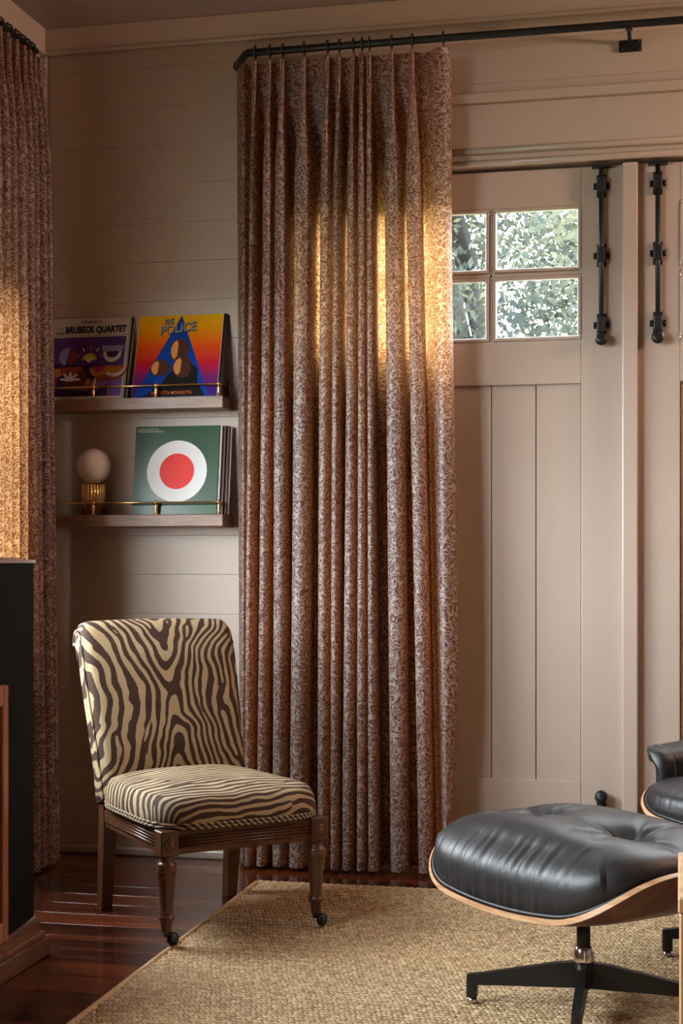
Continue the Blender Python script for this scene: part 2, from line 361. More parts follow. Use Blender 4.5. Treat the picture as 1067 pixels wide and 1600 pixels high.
def leaf_door(num, x0, x1, boltx):
    d = bpy.data.objects.new('door_%d' % num, None); COL.objects.link(d)
    struct(d, 'tall taupe carriage door leaf with six glass panes and boarded panel' + (' partly behind the curtain' if num == 1 else ' behind the lounge chair'), 'door')
    yf, yb, ys = .03, .075, .13; st = .136; zt = DZ
    px0, px1 = x0+st, x1-st; wz0, wz1, pz0, pz1 = 1.796, 2.247, .307, 1.647
    def b(nm, *a, bev=.0025, mat=None, par=d, seg=1): return obj(nm, box(*a, bev, seg), mat or M['gloss'], par)
    b('stile', x0, px0, yf, yb, .012, zt); b('stile', px1, x1, yf, yb, .012, zt)
    b('rail', px0, px1, yf, yb, wz1, zt); b('rail', px0, px1, yf, yb, pz1, wz0); b('rail', px0, px1, yf, yb, .012, pz0)
    n = 6; wdt = (px1-px0)/n
    for k in range(n): b('panel_board', px0+k*wdt+.0012, px0+(k+1)*wdt-.0012, yf+.014, yb-.008, pz0-.004, pz1+.004, bev=.0028)
    b('core', px0, px1, yb-.0075, yb, pz0, pz1, bev=0)
    # window: beads round each pane, muntins, panes
    pw_ = (px1-px0)/3; zm = (wz0+wz1)/2
    for k in (1, 2): b('muntin', px0+k*pw_-.006, px0+k*pw_+.006, yf+.004, yb, wz0, wz1, bev=.003)
    b('muntin', px0, px1, yf+.004, yb, zm-.008, zm+.008, bev=.003)
    for k in range(3):
        a, c = px0+k*pw_+(.006 if k else 0), px0+(k+1)*pw_-(.006 if k < 2 else 0)
        for (q, r) in ((wz0, zm-.008), (zm+.008, wz1)):
            t = .012
            bead = join(box(a, c, yf-.004, yf+.018, q, q+t, .003, 2), box(a, c, yf-.004, yf+.018, r-t, r, .003, 2), box(a, a+t, yf-.004, yf+.018, q+t, r-t, .003, 2), box(c-t, c, yf-.004, yf+.018, q+t, r-t, .003, 2))
            pn = b('pane', a+.004, c-.004, yf+.019, yf+.023, q+.004, r-.004, bev=0, mat=M['glass'])
            obj('glazing_bead', bead, M['gloss'], pn)
    bolt(d, boltx, yf, 1.79, DZ-.004, False)
    bolt(d, boltx, yf, .03, .262, True)
    return d
leaf_door(1, *DOORX[0], 1.997); leaf_door(2, *DOORX[1], 2.182)
trim('trim_7', join(box(2.066, 2.117, -.004, .034, .015, DZ, .004, 2), box(2.06, 2.123, .026, .075, .015, DZ)), 'upright cover strip between the two door leaves')
trim('trim_8', box(OX0, OX1, .0, .14, -.002, .012, .002), 'low wooden threshold under the double doors')

# ================================================================== CURTAINS
def curtain_mesh(rows_fn, zs):
    P = [rows_fn(z) for z in zs]; n = len(P[0]); vs_, fs, uvs = [], [], []
    base = P[len(P)//2]; L = [0]
    for i in range(1, n): L.append(L[-1]+float(np.linalg.norm(np.array(base[i])-np.array(base[i-1]))))
    for z, r in zip(zs, P):
        for (a, b) in r: vs_.append((a, b, z))
    for i in range(len(zs)-1):
        for j in range(n-1): fs.append((i*n+j, i*n+j+1, (i+1)*n+j+1, (i+1)*n+j))
    me = mesh('cloth', vs_, fs, True); uvl = me.uv_layers.new(name='UVMap')
    li = np.empty(len(me.loops), dtype=np.int32); me.loops.foreach_get('vertex_index', li)
    UV = np.stack([np.array(L)[li % n], np.array(zs)[li//n]], 1).astype(np.float32); uvl.data.foreach_set('uv', UV.ravel()); return me
def fold_rows(lobes, head, tail, ztop, zbot, yf, yv):
    """lobes: (x, halfwidth, drift) plan positions of the folds; head/tail: plan points before/after; returns row function"""
    ph = [random.uniform(0, 6.28) for _ in lobes]
    def row(z):
        t = (ztop-z)/(ztop-zbot); b = sm(0.02, .16, t); pts = list(head(t)); xs = [x+d*t+.003*math.sin(p+3.1*t)*b for (x, _, d), p in zip(lobes, ph)]
        for i, (x, hw, dr) in enumerate(lobes):
            x2 = xs[i]; gl_ = min([xs[i]-xs[i-1]] if i else [1])if i else 1; gr_ = xs[i+1]-xs[i] if i < len(xs)-1 else 1
            w = .0085+(max(.0085, min(hw, .46*min(gl_, gr_)))-.0085)*b
            F = yf-.006*math.sin(ph[i]*1.7+2.2*t)*b-.014*b; V = -.122+(yv+.122)*b
            pinch = .005*(1-sm(0, .09, t))
            pts += [(x2-w*.80, V), (x2-w*1.0, (V*.5+F*.5)), (x2-w*.95, F+.020), (x2-w*.45, F+pinch*2+.003), (x2, F+pinch*3), (x2+w*.45, F+pinch*2+.003), (x2+w*.95, F+.020), (x2+w*1.0, (V*.5+F*.5)), (x2+w*.80, V)]
            if i < len(lobes)-1: pts.append(((x2+xs[i+1])/2, V+.006+.006*b))
        pts += list(tail(t)); return [tuple(p) for p in catmull(pts, 4)]
    return row
ZC0, ZC1 = 2.752, .014
RG = [.837, .889, .934, 1.009, 1.091, 1.132, 1.18, 1.21, 1.235, 1.311, 1.381, 1.486]
HW = [.014, .017, .023, .029, .026, .015, .026, .016, .024, .029, .024]
DR = [-.016, -.023, -.012, -.019, -.009, -.009, -.013, .004, .021, .032, .045]
lob = [(x, h, d) for x, h, d in zip(RG[:-1], HW, DR)]
head = lambda t: [(.742+.01*t, -.024), (.750+.01*t, -.06), (.772+.006*t, -.105), (.797-.004*t, -.135), (.812-.012*t, -.10)]
tail = lambda t: [(1.425+.045*t, -.108+.02*t), (1.452+.036*t, -.14), (1.484+.018*t, -.152), (1.505+.022*sm(.2, .75, t)-.026*sm(.75, 1, t), -.128), (1.508+.022*sm(.2, .75, t)-.026*sm(.75, 1, t), -.09)]
zs = list(np.linspace(ZC0, ZC0-.4, 26))+list(np.linspace(ZC0-.4, ZC1, 46))[1:]
rod_y = -.135; rod_z = 2.787
cu = thing('curtain', 'brown and cream floral print curtain hung beside the carriage doors', 'curtain', (1.13, rod_y, 0), 0, None)
me = curtain_mesh(fold_rows(lob, head, tail, ZC0, ZC1, -.165, -.060), zs); xf(me, Matrix.Translation((-1.13, -rod_y, 0)))
obj('curtain_cloth', me, M['curtain'], cu)
ringm = tube([(0, .0185*math.cos(a), .0185*math.sin(a)) for a in np.linspace(0, 2*PI, 19)[:-1]], .0026, 8, True)
ringm = join(ringm, tube([(0, 0, -.0185), (0, -.003, -.034)], .002, 6), sphere((0, 0, .0205), .0045, 8, 6)); ringm.materials.append(M['iron'])
for x in RG: obj('ring', ringm, None, cu, (x-1.13, 0, rod_z))
# rod along the back wall with an angled return and brackets
rod = thing('curtain_rod', 'black iron curtain rod above the carriage doors', 'curtain rod', (.8, rod_y, rod_z))
rp = [(-.06, .118, -.0), (-.03, .062, 0), (.0, .012, 0), (.012, 0, 0)]+[(x, 0, 0) for x in (.6, 1.3, 2.0, 2.66)]
obj('pole', tube(rp, .0125, 14), M['iron'], rod)
obj('wall_flange', xf(lathe([(0, 0), (.017, 0), (.017, .004), (.013, .006), (0, .006)], 18), Matrix.Translation((-.062, .1285, 0)) @ Matrix.Rotation(PI/2, 4, 'X')), M['iron'], rod)
for bx in (2.0925, 3.36):
    br = obj('bracket', join(box(bx-.8-.037, bx-.8+.037, .126, .1325, -.048, -.008, .002), tube([(bx-.8, .128, -.022), (bx-.8, .05, -.022), (bx-.8, .004, -.012)], .0065, 10), box(bx-.8-.011, bx-.8+.011, -.014, .02, -.017, -.006, .002)), M['iron'], rod)
    for sx in (-.027, .027):
        for sz in (-.040, -.016): obj('screw', xf(lathe([(0, 0), (.0045, 0), (.003, .003), (0, .0035)], 10), Matrix.Translation((bx-.8+sx, .126, sz)) @ Matrix.Rotation(PI/2, 4, 'X')), M['rubber'], br)
# left curtain: same builder turned to run along the left wall (plan x -> along the wall)
LY = [.330, .367, .404, .450, .512, .577, .635, .69]
lob2 = [(y, h, d) for y, h, d in zip(LY, [.017, .020, .020, .026, .028, .022, .022, .02], [-.100, -.082, -.064, -.034, -.012, 0, 0, 0])]
head2 = lambda t: [(.285-.115*t, -.11), (.297-.108*t, -.145), (.312-.104*t, -.12)]
tail2 = lambda t: [(.72, -.13), (.735, -.12)]
me = curtain_mesh(fold_rows(lob2, head2, tail2, 2.757, ZC1, -.156, -.07), [2.757-(2.757-ZC1)*i/70 for i in range(71)])
me.transform(Matrix(((0, -1, 0, 0), (-1, 0, 0, 0), (0, 0, 1, 0), (0, 0, 0, 1))))   # (x,y)->( -y, -x )
cl = thing('curtain', 'floral print curtain glowing at the side window beside the tall speaker', 'curtain', (.13, -.6, 0))
xf(me, Matrix.Translation((-.134, .6, 0))); obj('curtain_cloth', me, M['curtain'], cl)
for y in LY: obj('ring', ringm, None, cl, (-.03, -y+.6, 2.792), (0, 0, PI/2))
rod2 = thing('curtain_rod', 'black iron curtain rod over the side window', 'curtain rod', (.10, -.29, 2.792))
obj('pole', tube([(-.098, .03, 0), (-.05, .026, 0), (-.01, .012, 0), (0, 0, 0), (0, -.6, 0), (0, -2.0, 0)], .0125, 14), M['iron'], rod2)
obj('bracket', join(box(-.0995, -.093, -1.82, -1.75, -.022, .03, .002), tube([(-.096, -1.785, 0), (-.05, -1.785, 0), (-.004, -1.785, -.008)], .0065, 10)), M['iron'], rod2)

# ================================================================== SHELVES
PX = [.24, .472, .701]; SY = -.113
def shelf(zt, label):
    s = thing('wall_shelf', label, 'shelf', (.37, 0, zt), 0, 'walnut picture shelves')
    L0, L1 = .012-.37, .718-.37
    obj('board', box(L0, L1, -.125, -.0025, -.041, 0, .0015), M['walnut'], s)
    prof = [(.0, 0), (.0085, 0), (.0085, .004), (.0055, .007), (.0052, .014), (.0068, .022), (.0052, .030), (.0060, .034), (.0035, .0355)]
    pm = lathe(prof, 14)
    pm = join(pm, sphere((0, 0, .0425), .0085, 14, 10)); pm.materials.append(M['brass'])
    for x in PX: obj('rail_post', pm, None, s, (x-.37, SY, 0))
    obj('rail', tube([(L0+.004, SY, .0425), (PX[2]-.37, SY, .0425)], .0032, 10), M['brass'], s)
    obj('side_rail', tube([(PX[2]-.37, SY, .0425), (PX[2]-.37, -.006, .0425)], .0032, 10), M['brass'], s)
    obj('rail_flange', box(PX[2]-.37-.004, PX[2]-.37+.004, -.006, -.0025, .010, .066, .0015, 2), M['brass'], s)
shelf(1.618, 'walnut wall shelf with brass gallery rail holding two record sleeves in front')
shelf(1.210, 'walnut wall shelf with brass gallery rail holding the globe lamp')

# ------------------------------------------------------------------ records
def flat(name, col, rough=.35):
    if name not in M: M[name] = plain('print_'+name, col, rough, spec=.22)
    return M[name]
def text_mesh(body, size, bold=0.0, sx=1.0, align='LEFT'):
    cu_ = bpy.data.curves.new('t', 'FONT'); cu_.body = body; cu_.size = size; cu_.align_x = align; cu_.offset = bold; cu_.resolution_u = 3
    o = bpy.data.objects.new('t', cu_); COL.objects.link(o); bpy.context.view_layer.update()
    me = bpy.data.meshes.new_from_object(o.evaluated_get(bpy.context.evaluated_depsgraph_get()))
    bpy.data.objects.remove(o); bpy.data.curves.remove(cu_)
    me.transform(Matrix.Diagonal((sx, 1, 1, 1))); me.transform(Matrix.Rotation(PI/2, 4, 'X')); me.materials.clear(); return me   # now in x,z facing -y
def text_fit(body, x0, x1, z0, h, bold=0.0):                        # cap height h, spanning x0..x1, baseline z0
    me = text_mesh(body, 1.0, bold); xs = [v.co.x for v in me.vertices]; zs_ = [v.co.z for v in me.vertices]
    a, b, c, d = min(xs), max(xs), min(zs_), max(zs_)
    me.transform(Matrix.Translation((-a, 0, -c))); me.transform(Matrix.Diagonal(((x1-x0)/(b-a), 1, h/(d-c), 1))); me.transform(Matrix.Translation((x0, 0, z0))); return me
class Print:                                                          # flat printed shapes, layered by tiny offsets, one mesh with several inks
    def __init__(s): s.v, s.f, s.mi, s.mats, s.k = [], [], [], [], 0
    def ink(s, m):
        if m not in s.mats: s.mats.append(m)
        return s.mats.index(m)
    def poly(s, pts, m):
        s.k += 1; o = len(s.v); s.v += [(x, -.0003-.00004*s.k, z) for x, z in pts]; s.f.append(tuple(range(o, o+len(pts)))); s.mi.append(s.ink(m))
    def disc(s, x, z, r, m, a0=0, a1=360, n=36, rz=None):
        p = [(x+r*math.cos(math.radians(a)), z+(rz or r)*math.sin(math.radians(a))) for a in np.linspace(a0, a1, n)]
        s.poly(p[:-1] if a1-a0 == 360 else p, m)
    def ringp(s, x, z, r0, r1, m, a0=0, a1=360, n=30):
        aa = [math.radians(a) for a in np.linspace(a0, a1, n)]
        s.poly([(x+r1*math.cos(a), z+r1*math.sin(a)) for a in aa]+[(x+r0*math.cos(a), z+r0*math.sin(a)) for a in aa[::-1]], m)
    def text(s, me, m):
        s.k += 1; o = len(s.v); s.v += [(v.co.x, -.0003-.00004*s.k, v.co.z) for v in me.vertices]
        for p in me.polygons: s.f.append(tuple(i+o for i in p.vertices)); s.mi.append(s.ink(m))
    def build(s, parent, name='cover_print'):
        me = mesh('print', s.v, s.f)
        for m in s.mats: me.materials.append(m)
        me.polygons.foreach_set('material_index', s.mi); return obj(name, me, None, parent)
SZ = .314; LEAN = -math.asin(.088/SZ)
sleeves = {}
def sleeve(x, ybot, zbase, cmat, label, group=None, w=SZ, h=SZ, th=.0032, tilt=0.0, lean=LEAN):
    s = thing('record_sleeve', label, 'record sleeve', (x, ybot, zbase+.0012), 0, group); s.rotation_euler = (lean, tilt, 0)
    obj('jacket', box(-w/2, w/2, 0, th, 0, h, .0005), cmat, s); return s
W_ = flat('cream', (.62, .58, .54)); K_ = flat('ink', (.012, .011, .012)); GY = flat('greyink', (.33, .36, .34)); PU = flat('purple', (.085, .035, .21)); PD = flat('deep', (.035, .016, .075))
OR = flat('ochre', (.42, .15, .018)); RU = flat('rust', (.27, .055, .022)); LV = flat('lavender', (.24, .25, .47)); YE = flat('yellow', (.60, .45, .03)); MG = flat('magenta', (.36, .02, .13)); BR = flat('umber', (.085, .03, .02)); VI = flat('violet', (.20, .11, .45))
# purple abstract sleeve
s = sleeve(.182, -.0985, 1.618, W_, 'record sleeve with purple abstract print and black title lettering', 'record sleeves on the shelves')
P = Print(); a = SZ/2
P.poly([(-a+.006, .012), (a-.006, .012), (a-.006, .240), (-a+.006, .240)], PU)
P.poly([(-a+.006, .012), (.10, .012), (.10, .125), (-a+.006, .145)], PD)
P.poly([(.10, .012), (a-.006, .012), (a-.006, .12), (.10, .13)], VI)
for (x, z, r, m, a0, a1) in [(.105, .205, .042, LV, 180, 360), (.105, .175, .034, W_, 170, 370), (.105, .182, .024, PD, 180, 360), (.118, .122, .05, RU, 180, 360), (.118, .13, .046, W_, 190, 350), (.118, .137, .04, OR, 195, 345),
        (.02, .15, .027, YE, 0, 180), (.02, .153, .012, W_, 0, 360), (.02, .13, .036, OR, 180, 260), (.02, .13, .034, BR, 270, 350), (.06, .12, .035, OR, 180, 360), (.06, .125, .022, MG, 180, 360),
        (-.062, .165, .034, LV, 80, 260), (-.062, .165, .032, RU, -80, 70), (-.105, .12, .036, OR, 180, 360), (-.045, .125, .042, RU, 180, 360), (-.125, .07, .032, MG, 0, 360), (-.125, .06, .026, W_, 190, 350),
        (.0, .035, .05, OR, 20, 160), (.0, .03, .036, RU, 10, 170), (.08, .03, .06, RU, 60, 180), (.085, .025, .044, VI, 60, 180), (-.03, .085, .05, BR, 200, 400)]: P.disc(x, z, r, m, a0, a1)
for k in range(9):
    an = math.radians(20+k*17); P.poly([(.02+.04*math.cos(an-.06), .15+.04*math.sin(an-.06)), (.02+.056*math.cos(an-.05), .15+.056*math.sin(an-.05)), (.02+.056*math.cos(an+.05), .15+.056*math.sin(an+.05)), (.02+.04*math.cos(an+.06), .15+.04*math.sin(an+.06))], [OR, RU, W_, MG][k % 4])
for k in range(5):
    an = math.radians(5+k*42); P.poly([(-.045+.006*math.sin(an), .075-.006*math.cos(an)), (-.045+.038*math.cos(an)+.004*math.sin(an), .075+.03*math.sin(an)-.004*math.cos(an)), (-.045+.038*math.cos(an)-.004*math.sin(an), .075+.03*math.sin(an)+.004*math.cos(an)), (-.045-.006*math.sin(an), .075+.006*math.cos(an))], W_)
P.poly([(.112, .012), (.119, .012), (.108, .09), (.104, .09)], RU); P.poly([(.045, .055), (.057, .055), (.051, .085)], W_)
P.text(text_fit('STEREO', -.026, .052, .292, .011, .012), BR)
P.text(text_fit('BRUBECK QUARTET', -.082, .149, .250, .032, .045), K_)
P.text(text_fit('DAVE', -.116, -.087, .250, .012, .02), K_); P.text(text_fit('THE', -.110, -.088, .267, .012, .01), GY)
P.poly([(-a+.004, .2445), (a-.004, .2445), (a-.004, .2455), (-a+.004, .2455)], BR)
P.build(s)
# sunset sleeve: warm sky, blue peak, dark rounded forms, lettering
g = G('print_sunset'); v = g.coord(); zc = g.n('SeparateXYZ', {'Vector': v}).outputs[2]
c = g.ramp(g.math('DIVIDE', zc, SZ), [(.10, (.06, .02, .20)), (.24, (.22, .02, .16)), (.42, (.62, .012, .03)), (.62, (.82, .10, .008)), (.85, (.86, .36, .006)), (1.0, (.88, .50, .01))])
g.bsdf(Base_Color=c, Roughness=.3).inputs['Specular IOR Level'].default_value = .22; SUN = g.m
BL = flat('blue', (.004, .055, .36)); SV = flat('silver', (.30, .29, .29)); HO = flat('warmlight', (.75, .33, .10)); OT = flat('orangeink', (.80, .20, .04))
s = sleeve(.532, -.0995, 1.618, flat('sleevewhite', (.55, .5, .46)), 'record sleeve with blue peak on orange sunset and silver lettering', 'record sleeves on the shelves')
P = Print(); P.poly([(-a+.002, .002), (a-.002, .002), (a-.002, SZ-.002), (-a+.002, SZ-.002)], SUN)
P.poly([(-a+.006, .002), (a-.03, .002), (.002, SZ-.004)], BL)
def blob(cx, cz, rx, rz, m, n=28, sd=0, amp=.08, a0=0, a1=2*PI):
    P.poly([(cx+rx*math.cos(t)*(1+amp*math.sin(3*t+sd)+amp*.5*math.sin(7*t+sd)), cz+rz*math.sin(t)*(1+amp*math.sin(2*t+sd))) for t in np.linspace(a0, a1, n)[:-1]], m)
P.poly([(-.115, .003), (-.09, .022), (-.05, .05), (-.03, .085), (.0, .11), (.05, .13), (.078, .105), (.082, .05), (.10, .025), (.115, .003)], K_)
for (cx_, cz_, rx_, rz_, sd) in [(.003, .178, .034, .046, 1), (-.062, .112, .036, .034, 2), (.02, .115, .036, .042, 4)]:
    blob(cx_, cz_, rx_, rz_, BR, sd=sd); P.k += 1
    P.poly([(cx_+rx_*.86*math.cos(t), cz_+rz_*.86*math.sin(t)) for t in np.linspace(1.9, 4.2, 14)]+[(cx_-rx_*.15, cz_-rz_*.5), (cx_-rx_*.1, cz_+rz_*.5)], HO)
for bd, x0, x1, z0, h in [('THE', -.062, -.027, .276, .022), ('POLICE', -.072, .058, .236, .036)]:
    t = text_fit(bd, x0, x1, 0, h, .03); t.transform(Matrix(((1, 0, 0, 0), (0, 1, 0, 0), (.13, 0, 1, z0-.13*x0-.0), (0, 0, 0, 1))))
    t2 = t.copy(); t2.transform(Matrix.Translation((.003, 0, -.003))); P.text(t2, K_); P.text(t, SV)
P.text(text_fit('ZENYATTA MONDATTA', -.085, .065, .011, .012, .004), OT)
P.build(s)
# green roundel sleeve
LG = -math.asin(.045/.315)
GR = flat('green', (.030, .085, .045), .2); s = sleeve(.532, -.0985, 1.210, GR, 'dark green record sleeve with white ring and red disc', 'record sleeves on the shelves', w=.308, h=.315, lean=LG)
P = Print(); P.disc(.004, .153, .110, flat('whitegloss', (.80, .80, .80), .45)); P.disc(.004, .153, .0635, flat('redgloss', (.80, .025, .022), .45), n=48)
P.text(text_fit('THIEVERY CORPORATION', -.147, -.070, .3015, .0055, .01), W_); P.text(text_fit('THE RICHEST MAN IN BABYLON', -.147, -.052, .2935, .0055, .01), W_); P.build(s)
# plain sleeves stacked behind them, edges showing at their sides
edgec = [flat('kraft', (.34, .26, .18)), flat('blackjacket', (.02, .018, .018)), flat('brownjacket', (.10, .045, .028)), flat('paperjacket', (.45, .40, .35)), flat('maroon', (.12, .03, .025))]
cname = ['kraft tan', 'black', 'brown', 'off white', 'maroon']
def back_stack(x, y, zb, where, order, lean=LEAN, step=.0036):
    for k, (ci, dx) in enumerate(order):
        sleeve(x+dx, y+.0042+step*k, zb, edgec[ci], '%s record sleeve %s behind the %s' % (cname[ci], ['just', 'second', 'third', 'fourth'][k] if k == 0 else ['', 'second', 'third', 'fourth'][k] + ' in line', where), 'sleeves stacked behind the front ones', th=.003, lean=lean)
back_stack(.182, -.0985, 1.618, 'purple abstract sleeve', [(3, .006), (1, .011), (0, .016)])
back_stack(.532, -.0995, 1.618, 'orange sunset sleeve', [(1, .006), (2, .011), (1, .017)])
back_stack(.532, -.0985, 1.210, 'green roundel sleeve', [(3, .006), (2, .016), (4, .026), (3, .033)], LG, .009)
# ------------------------------------------------------------------ globe lamp
lp = thing('table_lamp', 'small lamp with white glass globe on fluted brass base', 'lamp', (.22, -.060, 1.2105))
R0 = .0435; nfl = 22; cyl = []
for k in range(nfl):
    an = 2*PI*k/nfl; cyl.append(lathe([(0, .004), (.0061, .004), (.0061, .108), (.004, .1105), (0, .1105)], 8, True, ((R0-.006)*math.cos(an), (R0-.006)*math.sin(an), 0)))
obj('fluted_base', join(lathe([(0, 0), (R0-.004, 0), (R0-.004, .109), (0, .109)], 28), *cyl), M['brass'], lp)
obj('collar', lathe([(0, .109), (.030, .109), (.030, .114), (.034, .115), (.034, .120), (.028, .122), (0, .122)], 28), M['brass'], lp)
gp = [(.0625*math.sin(t), .176-.0625*math.cos(t)) for t in np.linspace(.42, PI-.001, 24)]
obj('globe', lathe(gp, 32), M['opal'], lp)

# ================================================================== ZEBRA CHAIR
CH = thing('side_chair', 'low zebra print upholstered side chair with turned wooden legs', 'chair', (.898, -.895, 0), math.radians(42))
FX, FY, RXL, RYL = .229, -.262, .207, .243
# seat frame rails with reeded moulding
def rail(p0, p1, z0, z1, th, name):
    p0, p1 = Vector((*p0, 0)), Vector((*p1, 0)); d = p1-p0; L = d.length; an = math.atan2(d.y, d.x); ms = [box(0, L, -th/2, th/2, z0, z1, .002)]
    for k in range(4): ms.append(tube([(.004, -th/2-.0005, z0+.020+.0085*k), (L-.004, -th/2-.0005, z0+.020+.0085*k)], .0042, 8))
    r = obj(name, xf(join(*ms), Matrix.Translation(p0) @ Matrix.Rotation(an, 4, 'Z')), M['chairwood'], CH)
rail((-FX+.02, FY), (FX-.02, FY), .258, .322, .030, 'front_rail'); rail((-RXL, RYL-.02), (-FX, FY+.02), .258, .322, .030, 'side_rail')
rail((FX, FY+.02), (RXL, RYL-.02), .258, .322, .030, 'side_rail'); rail((RXL-.02, RYL), (-RXL+.02, RYL), .258, .322, .030, 'rear_rail')
lz = .0118
tp = [(0, .045), (.012, .045), (.0145, .052), (.0155, .075), (.0205, .082), (.0225, .089), (.021, .094), (.0185, .096), (.0195, .100), (.017, .104), (.0165, .110), (.0235, .19), (.0255, .206), (.0285, .212), (.0285, .2155), (.0265, .2175), (.0285, .2195), (.0285, .223), (.0265, .225), (.0275, .228), (.0275, .232), (.0225, .237), (.0185, .243), (.0195, .252), (.022, .258), (0, .258)]
for sx in (-1, 1):
    lg = obj('front_leg', join(lathe(tp, 24), box(-.026, .026, -.026, .026, .255, .324, .003)), M['chairwood'], CH, (sx*FX, FY, 0))
    obj('rosette', xf(join(lathe([(0, 0), (.017, 0), (.0165, .003), (.012, .002), (.008, .0045), (0, .005)], 18)), Matrix.Translation((0, -.0258, .288)) @ Matrix.Rotation(PI/2, 4, 'X')), M['chairwood'], lg)
    cs = join(xf(lathe([(0, -.008), (.0165, -.008), (.018, -.005), (.018, .005), (.0165, .008), (0, .008)], 18), Matrix.Translation((.016, -.006, lz+.018)) @ Matrix.Rotation(.5, 4, 'Z') @ Matrix.Rotation(PI/2, 4, 'X')),
              tube([(0, 0, .050), (.001, -.001, .043), (.010, -.005, .040), (.017, -.010, .027)], [.0125, .012, .008, .005], 10))
    obj('caster', cs, M['iron'], lg)
    # rear leg: square section, raked back
    P_ = []
    for (z, y, w, dd) in [(0, .025, .0165, .019), (.12, .010, .019, .021), (.24, .0, .020, .022), (.33, .0, .020, .022)]:
        P_.append([(-w, y-dd, z), (w, y-dd, z), (w, y+dd, z), (-w, y+dd, z)])
    m_ = grid(P_, True, False, flip=True); vs_ = [v.co.copy() for v in m_.vertices]; fs = [list(p.vertices)[::-1] for p in m_.polygons]+[[3, 2, 1, 0], [12, 13, 14, 15]]
    obj('rear_leg', mesh('rear_leg', vs_, fs), M['chairwood'], CH, (sx*RXL, RYL, 0))
# seat cushion: boxed sides that bulge a little, domed top
def seat_outline(t):                                                  # rounded trapezoid, t in 0..1
    n = 4.5; a = 2*PI*t; c, s_ = math.cos(a), math.sin(a); r = (abs(c)**n+abs(s_)**n)**(-1/n); x, y = r*c, r*s_
    return x*(.258-.010*(y+1)), y*.286-.013
NA = 120; rows = []
for (ins, z) in [(.004, .322), (-.004, .334), (-.006, .352), (-.003, .375), (.004, .395), (.014, .408)]+[(.014+.25*k/16, None) for k in range(1, 17)]:
    row = []
    for k in range(NA):
        x, y = seat_outline(k/NA); q = 1-ins/.275
        zz = z if z is not None else .408+.036*(1-((1-(ins-.014)/.262))**2.2)
        row.append((x*q, y*q, zz+(.010*(1-abs(x)/.29)*(1 if y < 0 else .3) if z and z > .39 else 0)*0))
    rows.append(row)
me = grid(rows, True); me2 = mesh('seat', [v.co.copy() for v in me.vertices], [list(p.vertices) for p in me.polygons]+[[len(rows)*NA-NA+k for k in range(NA)]], True)
st = obj('seat', me2, M['zeb_seat'], CH)
for dz, nm in ((.3285, 'piping'), (.3375, 'piping')):
    obj(nm, tube([(seat_outline(k/NA)[0]*1.012, seat_outline(k/NA)[1]*1.012, dz) for k in range(NA)], .0046, 8, True), M['piping'], st)
# back: section in y,z swept across the width, rolled over at the top
sec_f = [(.150, .335), (.158, .40), (.176, .50), (.192, .60), (.208, .70), (.222, .775), (.236, .822), (.258, .854), (.288, .868), (.318, .860), (.338, .836), (.340, .806), (.326, .786), (.305, .776)]
sec_b = [(.292, .74), (.285, .66), (.276, .55), (.266, .43), (.258, .325)]
sec = catmull([(y+.032+.062*sm(.35, .85, z), z) for y, z in sec_f+sec_b], 5); zs0 = [p[1] for p in sec]
NX = 41; rows = []
for i in range(NX):
    u = -1+2*i/(NX-1); e = abs(u); row = []
    for j, (y, z) in enumerate(sec):
        hw = .234+.018*sm(.33, .80, z)
        edge = max(0, (e-.86)/.14); rd = 1-math.sqrt(max(0, 1-edge*edge))
        front = j < len(sec)*.42; cyy = .225+.3*(z-.5)*.45
        cen = (.245+.30*(z-.35), z) if z < .76 else (.382, .81)
        crown = -.018*(1-e**2.2)*sm(.36, .5, z)*(1-sm(.74, .84, z)) if j < len(sec)*.40 else 0
        y2 = y+crown; x2 = u*hw
        zc = z
        if z > .80: zc = z-.016*rd-.006*e*e
        y2 = y2+(cen[0]-y2)*.42*rd; zc = zc+((cen[1]-zc)*.30*rd if z > .76 else 0)
        row.append((x2, y2, zc))
    rows.append(row)
n = len(rows[0]); me = grid(rows, True, flip=True)
vs_ = [v.co.copy() for v in me.vertices]; fs = [list(p.vertices) for p in me.polygons]
fs += [list(range(n)), list(range((NX-1)*n, NX*n))[::-1]]
bk = obj('backrest', mesh('back', vs_, fs, True), M['zeb_back'], CH)
bm = bmesh.new(); bm.from_mesh(bk.data); bmesh.ops.recalc_face_normals(bm, faces=bm.faces[:]); bm.to_mesh(bk.data); bm.free()
bm = bmesh.new(); bm.from_mesh(st.data); bmesh.ops.recalc_face_normals(bm, faces=bm.faces[:]); bm.to_mesh(st.data); bm.free()
for u in (0, NX-1):
    obj('edge_welt', tube([rows[u][j] for j in range(0, int(n*.80), 2)], .004, 8), M['zeb_back'], bk)

# ================================================================== LEATHER CUSHION + BENT PLY SHELL (ottoman and lounge chair share the builders)
def shell_profile(s, flat_, R):                                      # arc length along the bend -> (w, z); flat middle, rising wings
    a = abs(s); sg = 1 if s >= 0 else -1
    if a <= flat_: return s, .012*(a/flat_)**2
    th = (a-flat_)/R; th0 = .10
    return sg*(flat_+R*(math.sin(th+th0)-math.sin(th0))), .012+R*(math.cos(th0)-math.cos(th+th0))
def shell_pos(q, v, D2, S0, S1, flat_, R, rise, off=0.0):
    S_ = S0+(S1-S0)*(1-abs(v)**2.6); s = q*S_
    w, z = shell_profile(s, flat_, R); w2, z2 = shell_profile(s+1e-3, flat_, R); t = Vector((w2-w, 0, z2-z)).normalized()
    return Vector((w, v*D2, z+rise*abs(v)**3))-Vector((-t.z, 0, t.x))*off
def unit_sq(a, n_=5.0):
    c, s_ = math.cos(a), math.sin(a); R = (abs(c)**n_+abs(s_)**n_)**(-1/n_); return R*c, R*s_
